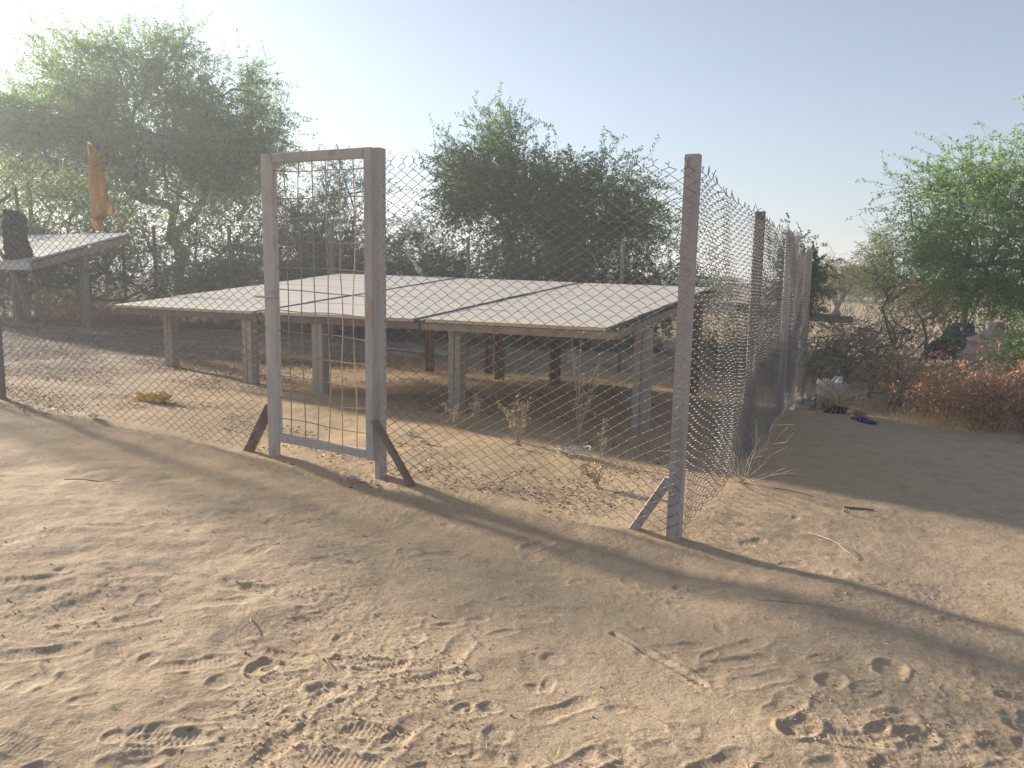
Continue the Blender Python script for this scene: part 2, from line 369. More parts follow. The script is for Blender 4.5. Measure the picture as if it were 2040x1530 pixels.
# ------------------------------------------------------------------ chain link
def chain(u0, u1, along, fn, h=2.12, near=True, rad_=.0023, seed=0, W_=.05, Hh=.064, bulge=.03, deep=.0085):
    """woven net: each wire is a flattened spiral standing upright; fn(s) gives the foot point"""
    n = int((u1-u0)/W_); s = u0+W_*(np.arange(n)+.5)
    npd = int(h/Hh)
    if near:
        tx = np.array([-1, -.62, .62, 1, .62, -.62])*1.03; ty = np.array([0, .95, .95, 0, -.95, -.95])*deep; tt = np.array([0, .11, .39, .5, .61, .89])
    else:
        tx = np.array([-1., 1.]); ty = np.array([0., 0.]); tt = np.array([0, .5])
    k = len(tt); m = npd*k
    X = np.tile(tx, npd)*W_/2; Y = np.tile(ty, npd); Z = (np.repeat(np.arange(npd), k)+np.tile(tt, npd))*Hh
    S = s[:, None]+X[None]*np.where(np.arange(n) % 2, -1, 1)[:, None]
    ZZ = np.broadcast_to(Z[None], (n, m)).copy(); YY = np.broadcast_to(Y[None], (n, m))*np.where(np.arange(n) % 2, -1, 1)[:, None]
    foot = np.array([fn(q) for q in s])
    dS = .022*fbm(S*1.1+seed, ZZ*1.3, 61+seed, 3); dZ = .03*fbm(S*.8+7, ZZ*.5+seed, 71+seed, 2)*sst(0, 1, ZZ); dN = bulge*fbm(S*.9, ZZ*.9+3, 81+seed, 3)
    N_ = NF if along is E1v else NS
    base = foot+(fbm(s*1.4, s*0+seed, 5+seed, 2)*.02)[:, None]*ZU
    PP = base[:, None, :]+(S+dS-s[:, None])[..., None]*along+(ZZ+dZ+.03)[..., None]*ZU+(YY+dN)[..., None]*N_
    parts = [tubes(PP, rad_, 3)]
    top = PP[:, -1]
    if near:                                                           # twisted cut ends along the top
        tips = []
        for q in range(0, n-1, 2):
            a = (top[q]+top[q+1])/2; ln = rng.uniform(.05, .085); d = unit(np.array([0, 0, 1.])+along*rng.normal(0, .25)+N_*rng.normal(0, .2))
            k1 = along*rng.normal(0, .02)+N_*rng.normal(0, .012)
            tips.append(np.array([top[q], a+d*ln*.35, a+d*ln*.7+k1*.3, a+d*ln+k1]))
            tips.append(np.array([top[q+1], a+d*ln*.35+N_*.004, a+d*ln*.65+N_*.004, a+d*ln*rng.uniform(.75, 1.0)-k1]))
        parts.append(tubes(np.array(tips), rad_*1.15, 3))
    return parts
def post(name, p, h, w, d, mat, parent, lean=(0, 0), ax=E1v, ay=NF, prof=None, deep=.25):
    p = np.array(p, float); top = p+np.array([lean[0], lean[1], h])
    return obj(name, prism(prof or bevel_rect(w, d, .006), p-np.array([0, 0, deep]), top, ax, ay), mat, parent)
def brace(p_top, p_bot, w, d, mat, parent, ax, ay):
    return obj('brace', prism(bevel_rect(w, d, .004), p_bot, p_top, ax, ay), mat, parent)
def netpart(parts, parent, mat=None):
    o = obj('chain_link_net', parts, mat or M['wire'], parent); tag(o, kind='stuff'); return o

UGR, UGL = 2.13, 3.13            # gate posts
# front fence, right stretch with the corner post
f = thing('chain_link_fence', 'chain-link fence stretch with corner post between the wire gate and the corner', 'fence', P(0, 0))
post('corner_post', P(0, 0), 2.2, .078, .07, M['post'], f, (.02, 0), prof=channel(.078, .07, .006))
brace(P(.03, 0, .36)-NF*.01, P(.27, 0, -.05), .075, .045, M['post'], f, E1v*.85, NF)
netpart(chain(-.045, UGR-.03, E1v, lambda s: P(s, 0)-NF*.045, 2.15, seed=1), f)
# side fence
f = thing('chain_link_fence', 'chain-link fence running back from the corner post along the bare path', 'fence', P(0, .1))
post('post', P(0, 2.77), 2.2, .085, .075, M['rustpost'], f, (.01, .0), E1v, E2v)
post('post', P(0, 5.44), 2.2, .085, .075, M['post'], f, (-.01, .0), E1v, E2v)
post('post', P(0, 8.2), 2.2, .085, .075, M['post'], f, (.0, .0), E1v, E2v)
netpart(chain(.03, 8.2, E2v, lambda s: P(0, s)+NS*.045, 2.12, seed=2, bulge=.045, rad_=.0026, deep=.019, W_=.075, Hh=.056), f)
# front fence, left stretch
f = thing('chain_link_fence', 'chain-link fence stretch with a rusty post left of the wire gate', 'fence', P(UGL+.1, 0))
post('post', P(6.62, 0), 2.2, .06, .05, M['rustpost'], f)
post('post', P(9.5, 0), 2.2, .06, .05, M['rustpost'], f)
netpart(chain(UGL+.05, 9.5, E1v, lambda s: P(s, 0)-NF*.035, 2.2, seed=3, bulge=.035, rad_=.0024), f)
# back fence
f = thing('chain_link_fence', 'far chain-link fence with thin posts along the thorn trees', 'fence', P(6, 8.25))
for u_ in (2.95, 5.95): post('post', P(u_, 8.25), 2.2, .055, .05, M['backpost'], f)
post('post', P(9.15, 8.25), 2.35, .085, .08, M['backpost'], f)
for u_ in (12.0, 14.4, 15.5, 18.5): post('post', P(u_, 8.25), 2.3, .06, .06, M['wood'], f)
post('post', P(18.4, 7.9), 3.4, .09, .08, M['wood'], f, (-.1, .1))
netpart(chain(.1, 19.5, E1v, lambda s: P(s, 8.25), 2.1, near=False, rad_=.0032, seed=4, W_=.055, Hh=.07), f)

# ------------------------------------------------------------------ gate
gl = thing('gate_post', 'left gate post with a dark wooden prop leaning into it', 'post', P(UGL, 0))
post('post', P(UGL, 0), 2.25, .055, .08, M['gate'], gl)
brace(P(UGL+.02, 0, .40), P(UGL+.30, 0, -.05), .10, .05, M['wood'], gl, E1v*.8, NF)
gr = thing('gate_post', 'right gate post with a thin wooden prop on its fence side', 'post', P(UGR, 0))
post('post', P(UGR, 0), 2.27, .055, .08, M['gate'], gr, (.01, 0))
brace(P(UGR-.02, 0, .42)-NF*.09, P(UGR-.34, 0, -.05)-NF*.06, .055, .05, M['wood'], gr, E1v*.8, NF)
gate = thing('wire_gate', 'tall narrow gate with a welded wire grid between two posts', 'gate', P((UGL+UGR)/2, 0))
OFF = -NF*.066
pa = P(UGR, 0)+OFF; pb = P(UGL, 0)+OFF
def gp(s, z):
    """point on the gate leaf: s from the hinge stile to the latch stile, z up from the sand"""
    q = pa*(1-s)+pb*s; return q+np.array([0, 0, z])
GD = unit((pb-pa)*np.array([1, 1, 0])); Wg = np.linalg.norm((pb-pa)[:2])
zb, zt = .15, 2.265
obj('hinge_stile', prism(channel(.06, .045, .005), gp(.028, zb-.02), gp(.024, zt), GD, NF), M['gate'], gate)
obj('latch_stile', prism(channel(.06, .045, .005), gp(.900, zb-.02), gp(.897, zt-.03), GD, NF), M['gate'], gate)
RY = unit(np.cross(GD, NF))
obj('rail', prism(bevel_rect(.045, .068, .005), gp(.06, zt-.034), gp(.88, zt-.055), NF, RY), M['gate'], gate)
obj('rail', prism(bevel_rect(.045, .06, .005), gp(.06, zb+.02), gp(.88, zb+.02), NF, RY), M['gate'], gate)
for q, s in enumerate((.77, .63, .505, .39, .27, .15)):
    z = np.linspace(zb+.04, zt-.06, 16); w = .010*vnoise(z*1.7, z*0+q*3.1, 9)+.006*vnoise(z*5, z*0+q, 19)
    pts = np.array([gp(s+w[i]/Wg+.03*(1-(z[i]-zb)/2.2)*(.5-s), z[i])-NF*(.006+.01*vnoise(z[i]*2, q, 4)) for i in range(16)])
    obj('upright_rod', tube(pts, .0042, 5), M['rod'], gate)
for q, zz in enumerate((.32, .48, .64, .80, .97, 1.13, 1.27, 1.45, 1.63, 1.79, 1.94, 2.12)):
    s = np.linspace(.05, .88, 14); w = .012*vnoise(s*3, s*0+q*2.3, 14)
    pts = np.array([gp(s[i], zz+w[i])+NF*.002 for i in range(14)])
    obj('cross_rod', tube(pts, .0040, 5), M['rod'], gate)
c = gp(.905, 1.22)-NF*.03
lt = obj('latch', [box(c, GD, NF, ZU, .09, .012, .07), box(c+ZU*.045-NF*.004, GD, NF, ZU, .07, .02, .012)], M['gate'], gate)
obj('bolt', tube([c-GD*.08-NF*.02, c+GD*.13-NF*.02], .008, 8), M['greyframe'], lt)
for zz in (.6, 1.9):
    c = gp(.012, zz); obj('hinge', tube([c-ZU*.05, c+ZU*.05], .013, 8), M['gate'], gate)

# ------------------------------------------------------------------ solar tables
def solar_table(label, us, v0, v1, zf, rows, legs, leg_mats, beam_mats, frame_mat, edge=.045):
    x0, y0 = W((us[0]+us[-1])/2, (v0+v1)/2); t = thing('solar_table', label, 'solar panels', (x0, y0, G(x0, y0)))
    def S(u, v): x, y = W(u, v); return np.array([x, y, zf(u, v)])
    for ci in range(len(us)-1):
        ua, ub = us[ci]+.06, us[ci+1]-.06; vv = np.linspace(v0, v1, rows+1); mesh_g = mesh_f = None
        for ri in range(rows):
            va, vb = vv[ri]+.003, vv[ri+1]-.003
            c = (S(ua, va)+S(ub, va)+S(ua, vb)+S(ub, vb))/4
            ax = unit(S(ub, va)-S(ua, va)+S(ub, vb)-S(ua, vb)); ay = unit(S(ua, vb)-S(ua, va)+S(ub, vb)-S(ub, va)); az = -unit(np.cross(ax, ay)); ay = np.cross(ax, -az)*-1
            ay = np.cross(az, ax)
            if az[2] < 0: az = -az; ay = -ay
            lx = np.linalg.norm(S(ub, va)-S(ua, va)); ly = np.linalg.norm(S(ua, vb)-S(ua, va))
            if mesh_g is None:
                I = np.eye(3); mesh_g = mesh_np('panel', [box((0, 0, .012), *I, lx-.03, ly-.003, .034)]); mesh_g.materials.append(M['glass'])
                fr_ = [box((0, s*(ly/2-.012), .004), *I, lx-.04, 0.014, .036) for s in (-1, 1)]+[box((s*(lx/2-.007), 0, .010), *I, .014, ly-.03, .032) for s in (-1, 1)]
                mesh_f = mesh_np('panel_frame', fr_); mesh_f.materials.append(frame_mat)
            o = bpy.data.objects.new('panel', mesh_g); COL.objects.link(o); o.parent = t
            m = Matrix([[ax[0], ay[0], az[0], c[0]-x0], [ax[1], ay[1], az[1], c[1]-y0], [ax[2], ay[2], az[2], c[2]-t.location[2]+rng.normal(0, .002)], [0, 0, 0, 1]])
            o.matrix_basis = m
            fo = bpy.data.objects.new('panel_frame', mesh_f); COL.objects.link(fo); fo.parent = o
    for ci in range(len(us)-1):                                         # beams under the low, middle and high edge
        for vi, v in enumerate((v0+.02, (v0+v1)/2, v1-.08)):
            a, b = S(us[ci]+.01, v)-ZU*(.012+edge), S(us[ci+1]-.015, v)-ZU*(.012+edge)
            d = unit(b-a); ny = unit(np.cross(ZU, d))
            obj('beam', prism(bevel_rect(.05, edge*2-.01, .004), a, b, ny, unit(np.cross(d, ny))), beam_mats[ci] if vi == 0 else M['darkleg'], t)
    for q, u in enumerate(us):                                          # rafters along the column edges
        uu = u+(.02 if q == 0 else -.02 if q == len(us)-1 else 0)
        a, b = S(uu, v0+.06)-ZU*(.02+edge*1.1), S(uu, v1-.12)-ZU*(.02+edge*1.1); d = unit(b-a); nx = unit(np.cross(d, ZU))
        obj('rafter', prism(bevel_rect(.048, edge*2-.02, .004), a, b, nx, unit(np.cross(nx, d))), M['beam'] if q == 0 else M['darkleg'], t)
        if 0 < q < len(us)-1:
            a, b = S(u, v0)+ZU*.012, S(u, v1)+ZU*.012
            obj('seam_strip', prism(bevel_rect(.040, .014, .003), a, b, nx, ZU), M['greyframe'], t)
    for (u, v, w, mi) in legs:
        p = P(u, v); zt_ = zf(u, v)-.06
        a_, b_ = w/2, w*.4; pr = [(-a_,-b_),(-.006,-b_),(-.006,-b_+.014),(.006,-b_+.014),(.006,-b_),(a_,-b_),(a_,b_),(-a_,b_)]
        obj('leg', prism(pr, p-ZU*.3, np.array([p[0], p[1], zt_]), E1v, NF), leg_mats[mi], t)
    return t
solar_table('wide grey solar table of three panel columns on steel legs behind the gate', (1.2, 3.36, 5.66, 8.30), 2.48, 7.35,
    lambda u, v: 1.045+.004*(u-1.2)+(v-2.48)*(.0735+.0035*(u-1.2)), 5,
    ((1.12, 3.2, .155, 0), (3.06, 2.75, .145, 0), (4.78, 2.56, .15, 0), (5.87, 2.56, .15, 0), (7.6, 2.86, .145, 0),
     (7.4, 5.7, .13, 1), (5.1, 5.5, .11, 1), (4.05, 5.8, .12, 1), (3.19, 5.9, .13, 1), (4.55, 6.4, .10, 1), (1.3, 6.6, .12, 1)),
    (M['leg'], M['darkleg']), (M['beam'], M['darkleg'], M['darkleg']), M['alu'], .04)  # darker material on the left columns' front beams paints in their shadow
solar_table('steeper solar table with a pale grey edge frame at the far left', (12.9, 15.2, 17.5), 4.3, 6.5,
    lambda u, v: 1.70+(v-4.3)*.285, 2, ((13.1, 5.5, .13, 1), (15.2, 5.4, .12, 1), (17.3, 5.4, .12, 1)),
    (M['backpost'], M['backpost']), (M['greyframe'], M['greyframe']), M['greyframe'], .07)

# ------------------------------------------------------------------ trees and shrubs
def skeleton(base, clumps, stems, fork, seed, r0):
    rr = np.random.default_rng(seed)
    nodes = [np.array(base, float)-np.array([0, 0, .15])]; par = [-1]
    cen = clumps.mean(0)
    for s in range(stems):
        a = rr.uniform(0, 6.28) if stems > 1 else 0
        tgt = clumps[rr.integers(len(clumps))]; j = 0; p = nodes[0]+np.array([math.cos(a), math.sin(a), 0])*r0*.7*(stems > 1)
        end = p*(1-fork)+(tgt*.45+cen*.55)*fork; n = 5
        for q in range(1, n+1):
            tq = q/n; pt = p*(1-tq)+end*tq+rr.normal(0, .05, 3)*np.linalg.norm(end-p)*math.sin(math.pi*tq)
            nodes.append(pt); par.append(j); j = len(nodes)-1
    order = np.argsort(np.linalg.norm(clumps-np.array(base), axis=1)); leafn = []
    for c in clumps[order]:
        A = np.array(nodes); d = np.linalg.norm(A-c, axis=1); db = np.linalg.norm(A-nodes[0], axis=1)
        cost = d+.25*np.maximum(0, A[:, 2]-c[2])+1e3*(db > np.linalg.norm(c-nodes[0])-.05); cost[0] += .6*np.linalg.norm(c-nodes[0])
        j = int(np.argmin(cost)); a = nodes[j]; L = np.linalg.norm(c-a); n = max(1, int(L/.45))
        bow = rr.normal(0, .10, 3)*L+np.array([0, 0, .08*L])
        for q in range(1, n+1):
            tq = q/n; nodes.append(a*(1-tq)+c*tq+bow*math.sin(math.pi*tq)+(rr.normal(0, .02, 3)*L if q < n else 0)); par.append(j); j = len(nodes)-1
        leafn.append(j)
    cnt = np.zeros(len(nodes)); 
    for j in leafn: cnt[j] += 1
    for j in range(len(nodes)-1, 0, -1): cnt[par[j]] += cnt[j]
    return np.array(nodes), np.array(par), cnt
def grow(name, label, cat, base, lobes, seed, leaf, bark='bark', stems=3, fork=.4, twigs=14, leaves=13, tl=(.4, .85), ls=(.045, .085), lw=.012, up=.15, droop=.25, r0=.12, bare=0.0, out=.8, tw_r=.004, group=None, spread=.2):
    global rng
    rng = np.random.default_rng(seed)
    bx, by = base; bz = G(bx, by); B0 = np.array([bx, by, bz])
    cl = []
    for (cx, cy, cz, rx, ry, rz, n) in lobes:
        d = cloud(n)*(rng.uniform(0.05, 1, n)**.45)[:, None]
        cl.append(np.array([cx, cy, cz])+d*np.array([rx, ry, rz])*(1+.12*rng.normal(size=(n, 1))))
    cl = np.concatenate(cl)+B0; cl[:, 2] = np.maximum(cl[:, 2], bz+.12)
    cen = np.average(cl, axis=0)
    t = thing(name, label, cat, B0, group)
    nd, par, cnt = skeleton(B0, cl, stems, fork, seed, r0)
    rad_ = r0*(np.maximum(cnt, .4)/cnt[0]*stems**.5)**.5; rad_ = np.clip(rad_, min(.006, r0*.16), r0)
    e = np.arange(1, len(nd)); pa_ = par[e]
    V, Fq = tubes(np.stack([nd[pa_], nd[e]], 1), np.stack([np.minimum(rad_[pa_], rad_[e]*1.5), rad_[e]], 1), 6)
    tp = [(V, Fq)]
    n = len(cl)*twigs; ci = np.repeat(np.arange(len(cl)), twigs)
    st = cl[ci]+rng.normal(0, spread, (n, 3)); outd = unit(cl[ci]-cen)
    d = unit(outd*out+rng.normal(0, .62, (n, 3))+np.array([0, 0, up])); L = rng.uniform(*tl, n)
    tt = np.linspace(0, 1, 3); bend = rng.normal(0, .18, (n, 3)); bend[:, 2] -= droop*rng.uniform(.3, 1.4, n)
    TP = st[:, None]+d[:, None]*L[:, None, None]*tt[None, :, None]+bend[:, None]*L[:, None, None]*(tt**2)[None, :, None]
    st2 = cl[ci][:, None]*.6+st[:, None]*.4; TP[:, 0] = st2[:, 0]
    tp.append(tubes(TP, np.linspace(1, .4, 3)[None]*tw_r, 3))
    obj('trunk', tp, M[bark], t, True)
    if leaf and bare < 1:
        keep = rng.uniform(size=n) >= bare; k = int(keep.sum()); st, d, L, bend = st[keep], d[keep], L[keep], bend[keep]
        m = leaves; q = (np.arange(m)+rng.uniform(0, 1, (k, m)))/m*.95+.05
        Bp = st[:, None]+d[:, None]*(L[:, None]*q)[..., None]+bend[:, None]*(L[:, None]*q*q)[..., None]
        tg = unit(d[:, None]+2*bend[:, None]*q[..., None]); sd = unit(np.cross(tg, cloud(k)[:, None]+0*tg))
        sgn = np.where(np.arange(m) % 2, 1., -1.)[None, :, None]
        D = unit(sd*sgn+tg*.55+rng.normal(0, .35, (k, m, 3))).reshape(-1, 3); Bp = Bp.reshape(-1, 3)
        S = unit(np.cross(D, cloud(len(D)))); LL = rng.uniform(*ls, len(D))
        obj('crown', blades(Bp, D, S, LL, lw*rng.uniform(.6, 1.3, len(D))), M[leaf], t)
    return t
def copytree(o, loc, rotz, sc, label):
    """a copy of a plant and its parts, sharing mesh data"""
    r = o.copy(); COL.objects.link(r); r.location = loc; r.rotation_euler = (0, 0, rotz); r.scale = sc; r['label'] = label
    for ch in o.children:
        c = ch.copy(); COL.objects.link(c); c.parent = r
    return r

k15 = 1.5
grow('thorn_tree', 'largest thorn tree with a wide feathery crown behind the ochre cloth', 'tree', (-13.05, 30.3),
     tuple(tuple(q*k15 for q in l[:6])+(l[6],) for l in ((-.5, 0, 4.6, 3.2, 2.2, 1.45, 150), (-3.0, -.3, 4.1, 2.2, 1.7, 1.1, 60), (1.6, 0, 3.8, 1.35, 1.3, 1.1, 50), (-.4, 0, 3.1, 2.8, 1.8, 1.0, 46), (-1.4, 0, 6.05, .9, .6, .45, 9), (.0, 0, 6.1, .6, .4, .6, 7), (2.0, 0, 5.3, .35, .3, .6, 5))),
     101, 'leafA', stems=6, fork=.5, twigs=21, leaves=19, r0=.15, lw=.028, ls=(.08, .15), tl=(.6, 1.25), tw_r=.006, spread=.42)
grow('thorn_tree', 'round green thorn tree in the middle behind the solar table', 'tree', (.5, 19.2),
     ((-.9, -.2, 3.75, 1.15, 1.0, 1.0, 66), (1.05, 0, 3.15, 1.5, 1.2, 1.1, 96), (.2, 0, 3.5, .9, .8, .9, 26), (.2, 0, 2.2, 1.7, 1.3, .8, 34), (-.7, 0, 4.85, .55, .4, .35, 9), (-1.7, 0, 3.3, .5, .6, .5, 12), (2.5, 0, 2.7, .55, .5, .6, 14)),
     102, 'leafA', stems=6, fork=.45, twigs=14, leaves=18, r0=.085, lw=.019, ls=(.055, .10), spread=.27)
grow('thorn_tree', 'bright green feathery tree overhanging the litter at the right edge', 'tree', (10.8, 14.8),
     ((-1.9, -.4, 2.85, 2.1, 1.7, 1.05, 105), (.5, 0, 3.5, 1.9, 1.6, 1.4, 60), (-1.1, -.2, 1.75, 2.0, 1.4, .55, 52), (.2, 0, 4.55, 1.0, .7, .4, 14), (-2.3, 0, 3.75, 1.1, .8, .4, 16), (-.9, 0, 5.0, .5, .4, .3, 5)),
     103, 'leafC', stems=3, fork=.4, twigs=14, leaves=19, r0=.11, tl=(.35, .75), ls=(.04, .085), lw=.015, spread=.27)

SH = []
SH.append(grow('thorn_bush', 'dark thorny bush just left of the gate, behind the far fence', 'bush', (-5.9, 20.4), ((0, 0, 1.5, 1.5, 1.2, 1.3, 46), (.5, 0, 2.4, .9, .8, .8, 14)), 201, 'leafB', stems=5, fork=.3, twigs=16, leaves=17, tl=(.3, .7), r0=.04, bare=.1, lw=.016, spread=.28))
SH.append(grow('thorn_bush', 'olive thorn bush seen through the top half of the gate', 'bush', (-5.0, 22.5), ((0, 0, 2.0, 1.4, 1.2, 1.5, 44), (.2, 0, 3.6, .9, .8, .8, 18)), 202, 'leafD', stems=4, fork=.4, twigs=16, leaves=15, tl=(.35, .75), r0=.05, bare=.15, lw=.015, spread=.28))
SH.append(grow('thorn_bush', 'low rounded dark bush at the right end behind the solar table', 'bush', (3.2, 18.2), ((0, 0, 1.1, 1.1, 1.1, .95, 44),), 203, 'leafB', stems=6, fork=.3, twigs=17, leaves=18, tl=(.25, .55), ls=(.04, .08), r0=.035, bare=.05, lw=.016, spread=.25))
def shrub(i, x, y, s, sz, label, rot=None):
    return copytree(SH[i], (x, y, G(x, y)-.03), rot if rot is not None else rng.uniform(0, 6.28), (s, s, sz), label)
shrub(0, -3.9, 20.2, 1.0, .85, 'dark bush seen through the gate at its hinge side')
shrub(1, -2.7, 20.8, .95, .66, 'olive bush just right of the gate behind the perched bird')
shrub(0, -2.1, 19.5, .9, .72, 'dark bush left of the round middle tree')
shrub(2, -1.5, 18.0, .9, .95, 'low bush below the left side of the round middle tree')
shrub(2, .3, 17.6, .9, .9, 'low bush around the foot of the round middle tree')
shrub(2, 1.7, 18.1, 1.1, 1.15, 'low bush below the right side of the round middle tree')
shrub(0, -7.6, 19.6, 1.0, .95, 'dark bush under the right side of the largest tree')
shrub(0, -9.3, 19.4, 1.1, .85, 'dark bush among the stems of the largest tree')
shrub(1, -11.2, 20.5, 1.1, .85, 'olive bush under the left side of the largest tree')
shrub(1, -13.4, 21.5, 1.2, .9, 'olive bush behind the black cloth')
shrub(2, -11.9, 19.0, 1.3, 1.2, 'low bush behind the steeper solar table')
shrub(2, -15.0, 20.0, 1.5, 1.3, 'leftmost low bush at the edge of the picture')
shrub(2, -6.6, 18.3, 1.0, .8, 'low bush by the far fence left of the gate')
shrub(2, -4.6, 18.4, 1.1, .9, 'low bush by the far fence behind the gate')
shrub(2, -2.9, 18.0, 1.0, .85, 'low bush by the far fence right of the gate')
shrub(1, -6.6, 24.0, 1.1, .8, 'pale bush farthest back behind the gate')
shrub(1, 1.0, 23.5, 1.2, .8, 'pale bush showing through under the round middle tree')
shrub(0, -.6, 22.5, 1.0, .6, 'thin bush farther back left of the round middle tree')

# right-hand side
grow('thorn_tree', 'slim dark tree standing behind the last post of the side fence', 'tree', (5.9, 16.2), ((-.1, 0, 1.55, .42, .4, .75, 44),), 301, 'leafB', stems=2, fork=.3, twigs=18, leaves=18, tl=(.15, .35), ls=(.04, .07), lw=.016, r0=.04)
grow('dry_tree', 'dusty tan tree standing alone on the far sand', 'tree', (13.2, 32.5), ((-.2, 0, 1.9, 1.25, 1.2, .75, 60), (.9, 0, 2.0, .8, .8, .5, 16)), 302, 'leaftan', 'drybark', stems=2, fork=.45, twigs=13, leaves=10, tl=(.3, .6), r0=.14, bare=.35, tw_r=.006)
grow('thorn_tree', 'dark olive tree behind the bright green one, leaning left', 'tree', (11.3, 19.5), ((-1.6, 0, 2.2, 1.3, 1.2, .8, 66), (.3, 0, 2.2, 1.0, 1.0, .5, 14)), 303, 'leafD', stems=3, fork=.4, twigs=15, leaves=15, tl=(.3, .65), ls=(.04, .07), r0=.08, bare=.1)
grow('dead_branch', 'hanging dead branch with rusty brown leaves beneath the dark olive tree', 'dead branch', (9.2, 17.4), ((0, 0, 1.35, .5, .5, .35, 16),), 304, 'leafdry', 'drybark', stems=2, fork=.5, twigs=13, leaves=13, tl=(.2, .5), r0=.03)
grow('green_shrub', 'loose green shrub with tall thin shoots on the path side of the tan tree', 'shrub', (8.3, 17.0), ((0, 0, .65, .6, .6, .4, 15), (-.2, 0, 1.5, .25, .25, .4, 4)), 305, 'leafD', stems=4, fork=.3, twigs=10, leaves=12, tl=(.3, .6), r0=.03, bare=.35)
grow('grey_shrub', 'rounded grey-green shrub behind the bare thorn shrubs', 'shrub', (6.3, 14.6), ((0, 0, .48, .7, .7, .36, 22),), 306, 'leafD', stems=5, fork=.3, twigs=15, leaves=14, tl=(.2, .5), ls=(.03, .06), r0=.03)
grow('grey_shrub', 'grey-green shrub in front of the trunk of the bright green tree', 'shrub', (8.9, 15.5), ((0, 0, .4, .7, .6, .3, 16),), 307, 'leafB', stems=5, fork=.3, twigs=14, leaves=14, tl=(.2, .5), ls=(.03, .06), r0=.03)
grow('green_shrub', 'low green shrub behind the solar table by the side fence', 'shrub', (4.4, 15.0), ((0, 0, .55, .9, .8, .5, 36),), 308, 'leafA', stems=5, fork=.3, twigs=14, leaves=13, tl=(.2, .45), ls=(.03, .06), r0=.03)
grow('green_shrub', 'dense dark green shrub at the right edge above the dead brush', 'shrub', (7.15, 10.2), ((.15, 0, .95, .55, .6, .32, 36),), 309, 'leafA', stems=4, fork=.4, twigs=16, leaves=17, tl=(.2, .4), ls=(.03, .055), lw=.010, r0=.03)
grow('bare_shrub', 'bare dark thorn shrub next to the last fence post', 'shrub', (4.75, 11.7), ((0, 0, .8, .65, .5, .42, 22), (-.2, 0, .5, .5, .4, .3, 8)), 310, None, 'drybark', stems=4, fork=.5, twigs=9, tl=(.25, .6), r0=.024, tw_r=.0035, droop=.0, up=.3)
grow('bare_shrub', 'taller bare thorn shrub with long shoots above the rubbish', 'shrub', (5.55, 12.1), ((.1, 0, .85, .85, .6, .42, 26), (.25, 0, 1.5, .25, .25, .4, 4)), 311, None, 'drybark', stems=3, fork=.5, twigs=9, tl=(.3, .7), r0=.034, tw_r=.0035, droop=.0, up=.3)
grow('dead_brush', 'heap of dead brush with rusty brown leaves at the right edge', 'dead brush', (5.9, 9.7), ((0, 0, .33, .85, .55, .30, 44), (.8, .2, .34, .6, .5, .28, 24)), 312, 'leafdry', 'drybark', stems=7, fork=.25, twigs=13, leaves=12, tl=(.2, .45), ls=(.03, .065), lw=.011, r0=.02, bare=.1, spread=.15)
grow('dead_brush', 'smaller heap of dead brush leaning on the bare shrubs', 'dead brush', (5.6, 11.2), ((.1, 0, .35, .6, .4, .28, 18),), 313, 'leafdry', 'drybark', stems=5, fork=.3, twigs=12, leaves=12, tl=(.2, .45), ls=(.03, .06), lw=.010, r0=.02, bare=.3)
grow('dead_brush', 'tangle of grey dead sticks behind the blue plastic bag', 'dead brush', (5.15, 10.6), ((0, 0, .2, .8, .35, .16, 14),), 314, None, 'drybark', stems=6, fork=.2, twigs=10, tl=(.2, .5), r0=.02, tw_r=.004, up=.4)
for q, (x, y, lab) in enumerate(((9.5, 44, 'distant bush left of the slim dark tree'), (11.5, 47, 'distant bush right behind the fence end'), (6.0, 42, 'distant bush above the far corner of the solar table'), (20, 52, 'distant bush right of the tan tree'))):
    shrub(2, x, y, 1.9, .78, lab)

# dry weeds in the yard
def weed(name, label, u, v, h, n, spreadw, mat='paletwig', seeds=True):
    p = P(u, v); parts = []; B = []
    for q in range(n):
        a = rng.uniform(0, 6.28); ln = h*rng.uniform(.55, 1.0) if q else h; sp = spreadw*rng.uniform(.2, 1)*(q > 0)
        t_ = np.linspace(0, 1, 7); pts = p+np.stack([math.cos(a)*sp*t_**1.3+.01*rng.normal(size=7), math.sin(a)*sp*t_**1.3+.01*rng.normal(size=7), t_*ln], 1)
        parts.append(tube(pts, np.linspace(.0045, .002, 7), 4))
        for s in range(5):
            i_ = rng.integers(2, 6); d = unit(rng.normal(size=3)+np.array([0, 0, .6])); l2 = rng.uniform(.05, .16)*min(1, h)
            parts.append(tube([pts[i_], pts[i_]+d*l2*.5, pts[i_]+d*l2+ZU*.02], .0018, 3))
            for k in range(6): B.append((pts[i_]+d*l2*rng.uniform(.3, 1), unit(rng.normal(size=3))))
        for k in range(18): B.append((pts[rng.integers(3, 7)]+rng.normal(0, .012, 3), unit(rng.normal(size=3)+ZU*.5)))
    w = thing(name, label, 'weed', p)
    obj('stem', parts, M[mat], w)
    Bp = np.array([b[0] for b in B]); D = np.array([b[1] for b in B]); S = unit(np.cross(D, cloud(len(D))))
    tag(obj('seed_heads', blades(Bp, D, S, .026, .006), M['straw'], w), kind='stuff')
weed('dry_weed', 'tallest dry weed stalk in front of the solar table', 1.49, 2.35, 1.0, 7, .22)
weed('dry_weed', 'branching pale dry weed left of the tall stalk', 1.85, 1.75, .42, 9, .30)
weed('dry_weed', 'leaning single dry stalk right of the white plastic tangle', 1.05, 1.75, .36, 2, .06)
weed('dry_weed', 'small dry weed at the foot of the second leg', 2.6, 1.95, .22, 8, .25)
weed('dry_weed', 'small dry weed inside the gate by its hinge post', 2.5, 2.15, .30, 6, .2)
weed('dry_weed', 'low dry weed in front of the corner brace', .75, .75, .2, 6, .15)
